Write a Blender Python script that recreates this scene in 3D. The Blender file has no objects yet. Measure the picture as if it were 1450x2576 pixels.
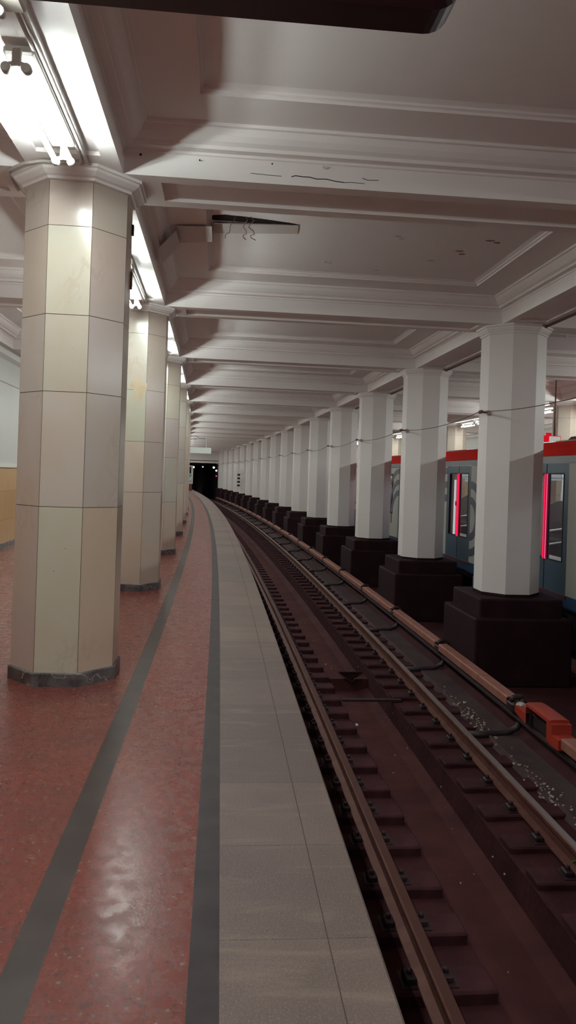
import bpy, math, random
from mathutils import Vector, Matrix
random.seed(7)
SC = bpy.context.scene
COL = SC.collection
# ------------------------------------------------------------------ track coordinates
# s = distance along the platform edge, o = offset to the right of it, z = height above the platform
TH0, K, S0, XE = .0887, .0016, 4.8562, .5616
def cur(s):
    if s <= S0:
        return XE - math.sin(TH0) * s, math.cos(TH0) * s, TH0
    x0, y0 = XE - math.sin(TH0) * S0, math.cos(TH0) * S0
    t = TH0 + K * (s - S0)
    return x0 + (math.cos(t) - math.cos(TH0)) / K, y0 + (math.sin(t) - math.sin(TH0)) / K, t
def P(s, o, z):
    x, y, t = cur(s)
    return Vector((x + o * math.cos(t), y + o * math.sin(t), z))
ZS = 3.565                       # underside of the beams
BAY, SC0 = 4.2, 5.71             # column spacing, first marble column
def sc(i): return SC0 + BAY * i
ORD = ['first', 'second', 'third', 'fourth', 'fifth', 'sixth', 'seventh', 'eighth', 'ninth', 'tenth', 'eleventh', 'twelfth',
       'thirteenth', 'fourteenth', 'fifteenth', 'sixteenth', 'seventeenth', 'eighteenth', 'nineteenth', 'twentieth']
def ordw(i):
    if i < 20: return ORD[i]
    n = i + 1
    if n < 30: return 'twenty-' + (ORD[n - 21] if n > 20 else '')
    if n == 30: return 'thirtieth'
    if n < 40: return 'thirty-' + ORD[n - 31]
    if n == 40: return 'fortieth'
    if n < 50: return 'forty-' + ORD[n - 41]
    return '%dth' % n
# ------------------------------------------------------------------ materials
def mat(name, col, rough=.6, spec=.4, metal=0., noise=None, bump=None, emit=None, coat=0.):
    m = bpy.data.materials.new(name); m.use_nodes = True
    nt = m.node_tree; b = nt.nodes['Principled BSDF']
    b.inputs['Base Color'].default_value = (*col, 1)
    b.inputs['Roughness'].default_value = rough
    b.inputs['Specular IOR Level'].default_value = spec
    b.inputs['Metallic'].default_value = metal
    b.inputs['Coat Weight'].default_value = coat
    if emit:
        b.inputs['Emission Color'].default_value = (*emit[0], 1)
        b.inputs['Emission Strength'].default_value = emit[1]
    if noise:                                   # (scale, colour 2, low, high)
        tc = nt.nodes.new('ShaderNodeTexCoord')
        n = nt.nodes.new('ShaderNodeTexNoise'); n.inputs['Scale'].default_value = noise[0]; n.inputs['Detail'].default_value = 6
        r = nt.nodes.new('ShaderNodeMapRange'); r.inputs['From Min'].default_value = noise[2]; r.inputs['From Max'].default_value = noise[3]
        mx = nt.nodes.new('ShaderNodeMix'); mx.data_type = 'RGBA'
        mx.inputs[6].default_value = (*col, 1); mx.inputs[7].default_value = (*noise[1], 1)
        nt.links.new(tc.outputs['Object'], n.inputs['Vector'])
        nt.links.new(n.outputs['Fac'], r.inputs['Value']); nt.links.new(r.outputs['Result'], mx.inputs[0])
        nt.links.new(mx.outputs[2], b.inputs['Base Color'])
    if bump:                                    # (scale, strength, distance)
        tc = nt.nodes.new('ShaderNodeTexCoord')
        n = nt.nodes.new('ShaderNodeTexNoise'); n.inputs['Scale'].default_value = bump[0]; n.inputs['Detail'].default_value = 5
        bp = nt.nodes.new('ShaderNodeBump'); bp.inputs['Strength'].default_value = bump[1]; bp.inputs['Distance'].default_value = bump[2]
        nt.links.new(tc.outputs['Object'], n.inputs['Vector']); nt.links.new(n.outputs['Fac'], bp.inputs['Height'])
        nt.links.new(bp.outputs['Normal'], b.inputs['Normal'])
    return m
def N(nt, t, **k):
    n = nt.nodes.new(t)
    for a, v in k.items(): setattr(n, a, v)
    return n
def mixc(nt, fac, a, b, mode='MIX'):
    m = N(nt, 'ShaderNodeMix', data_type='RGBA', blend_type=mode)
    for sock, v in ((m.inputs[0], fac), (m.inputs[6], a), (m.inputs[7], b)):
        if isinstance(v, (int, float)): sock.default_value = v
        elif isinstance(v, tuple): sock.default_value = (*v, 1)
        else: nt.links.new(v, sock)
    return m.outputs[2]
def rng(nt, val, a, b, c=0., d=1.):
    r = N(nt, 'ShaderNodeMapRange')
    for k, v in (('From Min', a), ('From Max', b), ('To Min', c), ('To Max', d)): r.inputs[k].default_value = v
    nt.links.new(val, r.inputs['Value']); return r.outputs['Result']
def noise(nt, vec, scale, detail=4, rough=.5, dist=0.):
    n = N(nt, 'ShaderNodeTexNoise')
    n.inputs['Scale'].default_value = scale; n.inputs['Detail'].default_value = detail; n.inputs['Roughness'].default_value = rough
    n.inputs['Distortion'].default_value = dist
    nt.links.new(vec, n.inputs['Vector']); return n.outputs['Fac']
def bumpn(nt, b, height, strength, dist):
    bp = N(nt, 'ShaderNodeBump'); bp.inputs['Strength'].default_value = strength; bp.inputs['Distance'].default_value = dist
    nt.links.new(height, bp.inputs['Height']); nt.links.new(bp.outputs['Normal'], b.inputs['Normal'])

def mat_paint(name, col):
    m = mat(name, col, .55, .35); nt = m.node_tree; b = nt.nodes['Principled BSDF']
    tc = N(nt, 'ShaderNodeTexCoord'); v = tc.outputs['Object']
    big = noise(nt, v, .7, 6, .6); fine = noise(nt, v, 9, 6, .6)
    c = mixc(nt, rng(nt, big, .45, .75, 0, .35), col, tuple(x * y for x, y in zip(col, (.90, .84, .80))))
    c = mixc(nt, rng(nt, fine, .66, .8, 0, .3), c, tuple(x * y for x, y in zip(col, (.82, .72, .66))))
    nt.links.new(c, b.inputs['Base Color'])
    bumpn(nt, b, noise(nt, v, 6, 6, .6), .25, .012)
    return m
def mat_terrazzo():
    m = mat('red_terrazzo', (.3, .07, .05), .22, .5); nt = m.node_tree; b = nt.nodes['Principled BSDF']
    uv = N(nt, 'ShaderNodeUVMap').outputs['UV']
    vo = N(nt, 'ShaderNodeTexVoronoi'); vo.inputs['Scale'].default_value = 105; nt.links.new(uv, vo.inputs['Vector'])
    sep = N(nt, 'ShaderNodeSeparateColor'); nt.links.new(vo.outputs['Color'], sep.inputs[0])
    big = noise(nt, uv, 2.2, 5, .6); mid = noise(nt, uv, 14, 5, .65)
    c = mixc(nt, rng(nt, sep.outputs[0], 0, 1), (.175, .040, .031), (.25, .056, .042))
    c = mixc(nt, rng(nt, big, .4, .7, 0, .7), c, (.15, .044, .040))
    c = mixc(nt, rng(nt, mid, .42, .75, 0, .5), c, (.125, .043, .039))
    c = mixc(nt, rng(nt, sep.outputs[1], .985, .99), c, (.26, .20, .17))
    c = mixc(nt, rng(nt, sep.outputs[2], .95, .97), c, (.09, .04, .04))
    br = N(nt, 'ShaderNodeTexBrick'); br.offset = 0; br.inputs['Scale'].default_value = 1
    br.inputs['Brick Width'].default_value = .36; br.inputs['Row Height'].default_value = .36; br.inputs['Mortar Size'].default_value = .0016
    nt.links.new(uv, br.inputs['Vector'])
    c = mixc(nt, rng(nt, br.outputs['Fac'], 0, 1, 0, .55), c, (.05, .02, .018))
    nt.links.new(c, b.inputs['Base Color'])
    nt.links.new(rng(nt, mid, .35, .7, .2, .36), b.inputs['Roughness'])
    bumpn(nt, b, vo.outputs['Distance'], .10, .002)
    return m
def mat_granite():
    m = mat('grey_granite', (.2, .18, .16), .5, .4); nt = m.node_tree; b = nt.nodes['Principled BSDF']
    uv = N(nt, 'ShaderNodeUVMap').outputs['UV']
    br = N(nt, 'ShaderNodeTexBrick'); br.offset = 0; br.inputs['Scale'].default_value = 1
    br.inputs['Brick Width'].default_value = .62; br.inputs['Row Height'].default_value = 5; br.inputs['Mortar Size'].default_value = .0025
    br.inputs['Color1'].default_value = (.225, .150, .132, 1); br.inputs['Color2'].default_value = (.125, .087, .082, 1); br.inputs['Mortar'].default_value = (.075, .055, .048, 1)
    nt.links.new(uv, br.inputs['Vector'])
    big = noise(nt, uv, 3, 6, .65); sp = noise(nt, uv, 130, 3, .7)
    c = mixc(nt, rng(nt, big, .4, .7, 0, .45), br.outputs['Color'], (.10, .068, .062))
    mp = N(nt, 'ShaderNodeMapping'); mp.inputs['Scale'].default_value = (9, 1.6, 1); nt.links.new(uv, mp.inputs['Vector'])
    st = noise(nt, mp.outputs['Vector'], 1.0, 8, .72, .6)
    c = mixc(nt, rng(nt, st, .53, .70, 0, .55), c, (.27, .20, .155))
    c = mixc(nt, rng(nt, sp, .5, .7, 0, .6), c, (.27, .215, .20))
    c = mixc(nt, rng(nt, sp, .28, .42, .35, 0), c, (.04, .035, .035))
    nt.links.new(c, b.inputs['Base Color'])
    bumpn(nt, b, sp, .25, .003)
    return m
def mat_marble():
    m = mat('polished_marble', (.6, .5, .4), .2, .5); nt = m.node_tree; b = nt.nodes['Principled BSDF']
    at = N(nt, 'ShaderNodeAttribute', attribute_name='tone'); tc = N(nt, 'ShaderNodeTexCoord'); v = tc.outputs['Object']
    oi = N(nt, 'ShaderNodeObjectInfo')
    mp = N(nt, 'ShaderNodeMapping'); mp.inputs['Scale'].default_value = (1, 1, .55); mp.inputs['Rotation'].default_value = (.5, .35, .2)
    add = N(nt, 'ShaderNodeVectorMath', operation='ADD'); nt.links.new(v, add.inputs[0]); nt.links.new(oi.outputs['Random'], add.inputs[1])
    nt.links.new(add.outputs[0], mp.inputs['Vector'])
    cl = noise(nt, mp.outputs['Vector'], 2.2, 7, .6, .8); vein = noise(nt, mp.outputs['Vector'], 2.6, 8, .6, .5)
    c = mixc(nt, rng(nt, cl, .42, .72, 0, .42), at.outputs['Color'], (.50, .36, .25))
    ab = N(nt, 'ShaderNodeMath', operation='ABSOLUTE'); sb = N(nt, 'ShaderNodeMath', operation='SUBTRACT')
    nt.links.new(vein, sb.inputs[0]); sb.inputs[1].default_value = .5; nt.links.new(sb.outputs[0], ab.inputs[0])
    patch = rng(nt, noise(nt, v, 1.7, 4, .5), .5, .68)
    mu = N(nt, 'ShaderNodeMath', operation='MULTIPLY'); nt.links.new(rng(nt, ab.outputs[0], .0, .03, .22, 0), mu.inputs[0]); nt.links.new(patch, mu.inputs[1])
    c = mixc(nt, mu.outputs[0], c, (.25, .15, .08))
    spk = noise(nt, v, 26, 4, .6)
    c = mixc(nt, rng(nt, spk, .735, .775, 0, .8), c, (.16, .10, .07))
    nt.links.new(c, b.inputs['Base Color'])
    return m
def mat_dark_marble():
    m = mat('dark_veined_marble', (.05, .05, .055), .3, .5); nt = m.node_tree; b = nt.nodes['Principled BSDF']
    v = N(nt, 'ShaderNodeTexCoord').outputs['Object']
    c = mixc(nt, rng(nt, noise(nt, v, 7, 7, .65, 1), .4, .7), (.045, .04, .042), (.15, .135, .14))
    ve = noise(nt, v, 4, 5, .55, .4); ab = N(nt, 'ShaderNodeMath', operation='ABSOLUTE'); sb = N(nt, 'ShaderNodeMath', operation='SUBTRACT')
    nt.links.new(ve, sb.inputs[0]); sb.inputs[1].default_value = .5; nt.links.new(sb.outputs[0], ab.inputs[0])
    c = mixc(nt, rng(nt, ab.outputs[0], 0, .012, .7, 0), c, (.5, .48, .46))
    nt.links.new(c, b.inputs['Base Color']); return m
def mat_tile():
    m = mat('tan_wall_tile', (.45, .27, .13), .3, .5); nt = m.node_tree; b = nt.nodes['Principled BSDF']
    uv = N(nt, 'ShaderNodeUVMap').outputs['UV']
    br = N(nt, 'ShaderNodeTexBrick'); br.inputs['Scale'].default_value = 1; br.offset = .5
    br.inputs['Brick Width'].default_value = .62; br.inputs['Row Height'].default_value = .52; br.inputs['Mortar Size'].default_value = .004
    br.inputs['Color1'].default_value = (.50, .31, .15, 1); br.inputs['Color2'].default_value = (.44, .255, .115, 1); br.inputs['Mortar'].default_value = (.2, .11, .06, 1)
    nt.links.new(uv, br.inputs['Vector'])
    mp = N(nt, 'ShaderNodeMapping'); mp.inputs['Scale'].default_value = (6, 1, 1); nt.links.new(uv, mp.inputs['Vector'])
    c = mixc(nt, rng(nt, noise(nt, mp.outputs['Vector'], 2, 6, .6), .45, .75, 0, .5), br.outputs['Color'], (.34, .18, .085))
    nt.links.new(c, b.inputs['Base Color']); return m
def mat_glass():
    m = bpy.data.materials.new('door_glass'); m.use_nodes = True; nt = m.node_tree
    for n in list(nt.nodes): nt.nodes.remove(n)
    out = N(nt, 'ShaderNodeOutputMaterial'); mx = N(nt, 'ShaderNodeMixShader'); tr = N(nt, 'ShaderNodeBsdfTransparent'); gl = N(nt, 'ShaderNodeBsdfGlossy')
    ge = N(nt, 'ShaderNodeNewGeometry'); dt = N(nt, 'ShaderNodeVectorMath', operation='DOT_PRODUCT'); nt.links.new(ge.outputs['Normal'], dt.inputs[0]); nt.links.new(ge.outputs['Incoming'], dt.inputs[1])
    def mth(op, x, y=None):
        n = N(nt, 'ShaderNodeMath', operation=op)
        for k, v in enumerate((x, y)):
            if v is None: continue
            if isinstance(v, (int, float)): n.inputs[k].default_value = v
            else: nt.links.new(v, n.inputs[k])
        return n.outputs[0]
    fr = mth('ADD', mth('MULTIPLY', mth('POWER', mth('SUBTRACT', 1., mth('ABSOLUTE', dt.outputs['Value'])), 5.), .75), .03)
    gl.inputs['Roughness'].default_value = .02; tr.inputs['Color'].default_value = (.80, .84, .86, 1)
    nt.links.new(fr, mx.inputs[0]); nt.links.new(tr.outputs[0], mx.inputs[1]); nt.links.new(gl.outputs[0], mx.inputs[2]); nt.links.new(mx.outputs[0], out.inputs[0])
    return m
def mat_emit(name, col, strength):
    m = bpy.data.materials.new(name); m.use_nodes = True; nt = m.node_tree
    for n in list(nt.nodes): nt.nodes.remove(n)
    out = N(nt, 'ShaderNodeOutputMaterial'); e = N(nt, 'ShaderNodeEmission'); e.inputs[0].default_value = (*col, 1); e.inputs[1].default_value = strength
    nt.links.new(e.outputs[0], out.inputs[0]); return m

TUBE = 130.0
WHITE = (.80, .745, .735)
M = dict(
    paint=mat_paint('white_ceiling_paint', WHITE), colpaint=mat_paint("white_column_paint", (.70, .638, .628)),
    wallpaint=mat_paint('white_wall_paint', (.48, .46, .435)),
    terrazzo=mat_terrazzo(), granite=mat_granite(), marble=mat_marble(), dmarble=mat_dark_marble(), tile=mat_tile(),
    strip=mat('black_floor_strip', (.058, .040, .038), .45, .4, noise=(5, (.080, .057, .054), .4, .7), bump=(60, .1, .002)),
    stain=mat('orange_stone_stain', (.56, .40, .23), .25, .5, noise=(9, (.54, .455, .36), .35, .62)),
    strip2=mat('charcoal_floor_strip', (.036, .025, .028), .45, .3, noise=(7, (.055, .040, .043), .4, .7), bump=(60, .1, .002)),
    seam=mat('grey_slab_seam', (.105, .076, .066), .8, .2),
    joint=mat('dark_joint_mortar', (.10, .062, .04), .8, .2),
    plinth=mat('black_plinth_paint', (.019, .0062, .009), .7, .12, noise=(4, (.027, .009, .012), .45, .7)),
    bed=mat('brown_trackbed_concrete', (0.0370, 0.0100, 0.0125), .8, .12, noise=(3, (0.0581, 0.0161, 0.0179), .4, .7), bump=(14, .6, .02)),
    bench=mat('grey_trackbed_concrete', (.060, .034, .036), .8, .25, noise=(4, (.042, .020, .023), .4, .7), bump=(14, .4, .01)),
    trough=mat('rusty_drain_concrete', (0.0528, 0.0149, 0.0164), .75, .12, noise=(2.5, (0.0810, 0.0257, 0.0243), .4, .7), bump=(9, .5, .02)),
    under=mat('black_platform_wall', (.022, .006, .010), .8, .2),
    sleeper=mat('dark_timber_sleeper', (0.0370, 0.0109, 0.0140), .75, .12, noise=(5, (0.0616, 0.0194, 0.0227), .4, .7), bump=(16, .5, .01)),
    railrust=mat('rusty_rail_steel', (.105, .032, .025), .6, .4, .3, noise=(9, (.145, .058, .042), .4, .7)),
    railtop=mat('worn_rail_head', (.34, .30, .29), .38, .6, .85),
    raildull=mat('dull_brown_rail_head', (.115, .046, .038), .4, .5, .5),
    iron=mat('black_iron', (.022, .008, .011), .55, .4, noise=(12, (.036, .014, .016), .45, .7)),
    cover=mat('pink_brown_cover', (.275, .105, .078), .5, .4, noise=(5, (.34, .15, .115), .4, .7)),
    orange=mat('orange_red_cover', (.36, .035, .018), .4, .5, noise=(5, (.28, .03, .016), .4, .7)),
    ceramic=mat('pale_ceramic', (.42, .34, .31), .4, .5),
    batten=mat('white_batten', (.62, .60, .57), .45, .4), holder=mat('cream_plastic', (.42, .38, .34), .5, .4),
    conduit=mat('painted_conduit', (.52, .48, .46), .5, .4),
    tube=mat_emit('fluorescent_tube', (.88, 1.0, .95), TUBE), tubetop=mat_emit('fluorescent_tube_upper', (.88, 1.0, .95), TUBE * .05),
    black=mat('black_sign_casing', (.030, .009, .013), .4, .5),
    lightsign=mat_emit('white_lit_panel', (.94, 1.0, .90), .42),
    cable=mat('dark_cable', (.10, .055, .045), .7, .3), copper=mat('rust_brown_insulator', (.17, .075, .05), .6, .4),
    red=mat('red_train_paint', (.60, .012, .006), .65, .06), greytrim=mat('blue_grey_trim', (.18, .185, .215), .35, .5),
    door=mat('blue_grey_door', (.060, .100, .145), .35, .4), panel=mat('pale_grey_panel', (.40, .385, .345), .4, .5), navy=mat('navy_skirt', (.036, .074, .145), .35, .5),
    ring=mat('slate_ring', (.085, .095, .13), .4, .5), maroon=mat('maroon_sill', (.09, .012, .022), .5, .4),
    rubber=mat('black_rubber', (.012, .012, .016), .6, .3), glass=mat_glass(), inner=mat('grey_train_lining', (.58, .57, .57), .5, .4),
    seat=mat('dark_grey_seat', (.12, .10, .098), .7, .3), steel=mat('bright_handrail', (.72, .72, .70), .25, .5, .3),
    led=mat_emit('red_door_led', (1.0, .02, .085), 1.0), ledpink=mat_emit('pink_door_led', (1.0, .10, .27), .85), reflbar=mat_emit('pale_bar_reflection', (1., .86, .84), 1.0), pinkglow=mat('pink_glow_paint', (.62, .24, .30), .5, .3),
    ledglow=mat_emit('dark_red_led_glow', (.42, .0, .03), 1.0),
    trainlamp=mat_emit('train_ceiling_lamp', (.92, .97, 1.0), 9.0), dark=mat('dark_brown_end', (.055, .024, .016), .6, .3),
    gapcrack=mat('gap_shade_and_crack', (.020, .012, .012), .9, .1), board=mat_paint('loose_plaster_board', (.56, .50, .48)),
    timber=mat('bare_timber_edge', (.30, .17, .11), .8, .2), litter=mat('pale_scrap', (.42, .33, .27), .8, .2), scrap=mat('white_paper', (.75, .72, .70), .8, .2),
    tunnel=mat('dark_tunnel_lining', (.020, .012, .014), .8, .2), portalred=mat('red_brown_line', (.16, .035, .03), .6, .3), picture=mat('blue_poster_print', (.20, .33, .42), .4, .4, noise=(6, (.62, .68, .70), .45, .55)),
    brown=mat('red_brown_base', (.16, .06, .045), .6, .3), lampw=mat_emit('tunnel_lamp', (.95, 1., .98), 3.0), lampr=mat_emit('red_signal_lamp', (1., .04, .25), 4.0),
    signred=mat_emit('red_lit_frame', (.85, .01, .03), .7), blackmark=mat('black_marker_paint', (.012, .01, .01), .6, .3), green=mat('green_scrap', (.06, .12, .03), .7, .2),
    yellowd=mat('sandy_spill', (.15, .095, .05), .9, .1), fillet=mat_paint('wall_cornice_paint', (.60, .58, .55)),
)
# ------------------------------------------------------------------ mesh building
class MB:
    def __init__(self): self.v, self.f, self.m, self.uv, self.sm, self.tone, self.mats = [], [], [], [], [], [], []
    def mi(self, m):
        if m not in self.mats: self.mats.append(m)
        return self.mats.index(m)
    def face(self, pts, m='paint', uv=None, smooth=False, tone=None):
        b = len(self.v); self.v += [tuple(p) for p in pts]
        self.f.append(tuple(range(b, b + len(pts)))); self.m.append(self.mi(m)); self.sm.append(smooth); self.tone.append(tone)
        self.uv.append(uv or [(0, 0)] * len(pts))
    # quads in track coordinates
    def strip(self, a, b, s0, s1, m, n=None):
        """a, b = (o, z) of the two long edges; top/visible side is left of travel a->b seen along +s"""
        n = n or max(1, int(math.ceil((s1 - s0) / 1.4)))
        L = math.hypot(b[0] - a[0], b[1] - a[1])
        for i in range(n):
            u, w = s0 + (s1 - s0) * i / n, s0 + (s1 - s0) * (i + 1) / n
            q0 = a[0] if abs(b[0] - a[0]) > abs(b[1] - a[1]) else a[1]; q1 = b[0] if abs(b[0] - a[0]) > abs(b[1] - a[1]) else b[1]
            self.face([P(u, *a), P(u, *b), P(w, *b), P(w, *a)], m, [(u, q0), (u, q1), (w, q1), (w, q0)])
    def sweep(self, prof, s0, s1, ms, n=None, caps=True, smooth=False):
        """closed profile [(o, z)...] counter-clockwise seen along +s ; ms material or list per edge"""
        n = n or max(1, int(math.ceil((s1 - s0) / 1.4)))
        k = len(prof); base = len(self.v)
        for i in range(n + 1):
            u = s0 + (s1 - s0) * i / n
            self.v += [tuple(P(u, *q)) for q in prof]
        for i in range(n):
            for j in range(k):
                a, b = base + i * k + j, base + i * k + (j + 1) % k
                self.f.append((a, b, b + k, a + k)); self.m.append(self.mi(ms if isinstance(ms, str) else ms[j])); self.sm.append(smooth); self.tone.append(None)
                self.uv.append([(0, 0)] * 4)
        if caps:
            m0 = ms if isinstance(ms, str) else ms[0]
            for r, off in ((range(k - 1, -1, -1), 0), (range(k), n * k)):
                self.f.append(tuple(base + off + j for j in r)); self.m.append(self.mi(m0)); self.sm.append(False); self.tone.append(None); self.uv.append([(0, 0)] * k)
    def sbox(self, s0, s1, o0, o1, z0, z1, m, n=None):
        self.sweep([(o0, z0), (o1, z0), (o1, z1), (o0, z1)], s0, s1, m, n)
    # local boxes, tubes, prisms
    def box(self, x0, x1, y0, y1, z0, z1, m, bev=0):
        if bev:
            b = bev
            r = [(x0 + b, y0), (x1 - b, y0), (x1, y0 + b), (x1, y1 - b), (x1 - b, y1), (x0 + b, y1), (x0, y1 - b), (x0, y0 + b)]
            ri = [(min(max(x, x0 + b), x1 - b), min(max(y, y0 + b), y1 - b)) for x, y in r]
            self.loft([[(x, y, z0) for x, y in ri], [(x, y, z0 + b) for x, y in r], [(x, y, z1 - b) for x, y in r], [(x, y, z1) for x, y in ri]], m)
        else:
            self.loft([[(x0, y0, z), (x1, y0, z), (x1, y1, z), (x0, y1, z)] for z in (z0, z1)], m)
    def loft(self, rings, m, caps=True, smooth=False):
        base = len(self.v); k = len(rings[0])
        for r in rings: self.v += [tuple(p) for p in r]
        for i in range(len(rings) - 1):
            for j in range(k):
                a, b = base + i * k + j, base + i * k + (j + 1) % k
                self.f.append((a, b, b + k, a + k)); self.m.append(self.mi(m)); self.sm.append(smooth); self.tone.append(None); self.uv.append([(0, 0)] * 4)
        if caps:
            self.f.append(tuple(base + j for j in range(k - 1, -1, -1))); e = base + (len(rings) - 1) * k
            self.f.append(tuple(e + j for j in range(k)))
            for _ in (0, 1): self.m.append(self.mi(m)); self.sm.append(False); self.tone.append(None); self.uv.append([(0, 0)] * k)
    def octa(self, prof, m, cx=0, cy=0, caps=True):
        """prof = [(apothem, z)...]"""
        self.loft([[(cx + a / math.cos(PI8) * math.cos(PI8 + j * PI4), cy + a / math.cos(PI8) * math.sin(PI8 + j * PI4), z) for j in range(8)] for a, z in prof], m, caps)
    def tube(self, pts, r, m, n=8, smooth=True, caps=True):
        pts = [Vector(p) for p in pts]; rings = []
        up = None
        for i, p in enumerate(pts):
            d = (pts[min(i + 1, len(pts) - 1)] - pts[max(i - 1, 0)]).normalized()
            if up is None:
                up = Vector((0, 0, 1)) if abs(d.z) < .9 else Vector((1, 0, 0))
            x = d.cross(up).normalized(); y = x.cross(d).normalized(); up = y
            rr = r[i] if isinstance(r, (list, tuple)) else r
            rings.append([p + x * (rr * math.cos(2 * math.pi * j / n)) + y * (rr * math.sin(2 * math.pi * j / n)) for j in range(n)])
        self.loft(rings, m, caps, smooth)
    def lathe(self, prof, m, c=(0, 0, 0), n=14, axis='z'):
        rings = []
        for r, h in prof:
            ring = []
            for j in range(n):
                a = 2 * math.pi * j / n; x, y = r * math.cos(a), r * math.sin(a)
                ring.append((c[0] + x, c[1] + y, c[2] + h) if axis == 'z' else (c[0] + h, c[1] + x, c[2] + y) if axis == 'x' else (c[0] + y, c[1] + h, c[2] + x))
            rings.append(ring)
        self.loft(rings, m, True, True)
    def mesh(self, name, off=Vector((0, 0, 0))):
        me = bpy.data.meshes.new(name)
        me.from_pydata([(x - off[0], y - off[1], z - off[2]) for x, y, z in self.v], [], self.f)
        for k in self.mats: me.materials.append(M[k])
        me.polygons.foreach_set('material_index', self.m); me.polygons.foreach_set('use_smooth', self.sm)
        ul = me.uv_layers.new(name='UVMap'); flat = []
        for u in self.uv:
            for c in u: flat += [c[0], c[1]]
        ul.data.foreach_set('uv', flat)
        if any(t for t in self.tone):
            ca = me.color_attributes.new('tone', 'FLOAT_COLOR', 'CORNER'); fl = []
            for f, t in zip(self.f, self.tone): fl += list((*(t or (.5, .4, .3)), 1)) * len(f)
            ca.data.foreach_set('color', fl)
        me.update(); return me
    def build(self, name, parent=None, world=False):
        """world=True: vertices are world coordinates; the parent Empty carries no rotation then"""
        off = parent.location if (world and parent is not None and parent.type == 'EMPTY') else Vector((0, 0, 0))
        if world and parent is not None and parent.parent is not None: off = parent.parent.location
        if world and parent is None:
            c = Vector((0, 0, 0))
            for p in self.v: c += Vector(p)
            off = c / len(self.v)
        o = bpy.data.objects.new(name, self.mesh(name, off)); COL.objects.link(o)
        if parent is not None: o.parent = parent
        elif world: o.location = off
        return o
PI8, PI4 = math.pi / 8, math.pi / 4
def tag(o, label, cat, group=None, kind=None):
    o['label'] = label; o['category'] = cat
    if group: o['group'] = group
    if kind: o['kind'] = kind
    return o
def struct(o, label=None):
    o['kind'] = 'structure'
    if label: o['label'] = label
    return o
def thing(name, label, cat, loc, rz=0., group=None):
    e = bpy.data.objects.new(name, None); COL.objects.link(e); e.location = loc; e.rotation_euler = (0, 0, rz); e.empty_display_size = .2
    return tag(e, label, cat, group, 'thing')
def dup(root, loc, rz, label):
    r = root.copy(); COL.objects.link(r); r.location = loc; r.rotation_euler = (0, 0, rz); r['label'] = label
    for ch in list(root.children):
        c = ch.copy(); COL.objects.link(c); c.parent = r
        for g in list(ch.children):
            d = g.copy(); COL.objects.link(d); d.parent = c
    return r
SA, SE = -4.89, 74.2          # extent of the station along the track (both on bay lines)
FAR = 6.68                    # mirror: far side offset = FAR - o
def mir(o): return FAR - o

# ------------------------------------------------------------------ platform floor, strips, edge
b = MB(); b.strip((-4.4, 0), (-1.157, 0), SA, SE, 'terrazzo'); b.strip((-1.046, 0), (-.6075, 0), SA, SE, 'terrazzo')
struct(b.build('floor', world=True), 'red terrazzo platform floor with tile joints')
b = MB(); b.strip((-1.157, 0), (-1.046, 0), SA, SE, 'strip'); struct(b.build('trim_1', world=True), 'dark inlaid floor strip nearer the marble columns')
b = MB(); b.strip((-.6075, 0), (-.5144, 0), SA, SE, 'strip2'); struct(b.build('trim_2', world=True), 'dark inlaid floor strip beside the granite edge')
b = MB(); b.strip((-.5144, 0), (-.165, 0), SA, SE, 'granite')
b.strip((-.165, -.002), (-.161, -.002), SA, SE, 'seam'); b.strip((-.161, 0), (-.008, 0), SA, SE, 'granite')
b.strip((-.008, 0), (0, -.008), SA, SE, 'granite'); b.strip((0, -.008), (0, -.12), SA, SE, 'granite'); b.strip((0, -.12), (-.10, -.12), SA, SE, 'under')
struct(b.build('trim_3', world=True), 'worn grey granite slabs along the platform edge')
b = MB(); b.strip((-.10, -.12), (-.10, -1.3), SA, SE, 'under'); struct(b.build('wall_platform', world=True), 'black wall under the platform edge')

# ------------------------------------------------------------------ track bed
ZR, ZSL = -1.0, -1.15         # rail head, sleeper top
b = MB()
b.strip((-.10, -1.22), (.985, -1.22), SA, 90, 'bed'); b.strip((.985, -1.22), (1.0, -1.42), SA, 90, 'bed')
b.strip((1.0, -1.42), (1.13, -1.46), SA, 90, 'trough'); b.strip((1.13, -1.46), (1.47, -1.46), SA, 90, 'trough'); b.strip((1.47, -1.46), (1.60, -1.42), SA, 90, 'trough')
b.strip((1.60, -1.42), (1.615, -1.20), SA, 90, 'bed'); b.strip((1.615, -1.20), (2.28, -1.185), SA, 90, 'bed')
b.strip((2.28, -1.185), (2.32, -1.13), SA, 90, 'bench'); b.strip((2.32, -1.13), (2.60, -1.125), SA, 90, 'bench'); b.strip((2.60, -1.125), (2.68, -1.08), SA, 90, 'bed')
b.strip((2.68, -1.08), (4.1, -1.08), SA, 90, 'bed'); b.strip((4.1, -1.08), (4.12, -1.2), SA, 90, 'bed'); b.strip((4.12, -1.2), (FAR + .1, -1.2), SA, 90, 'bed')
struct(b.build('floor_trackbed', world=True), 'dark brown concrete track bed with central drain channel')

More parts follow.
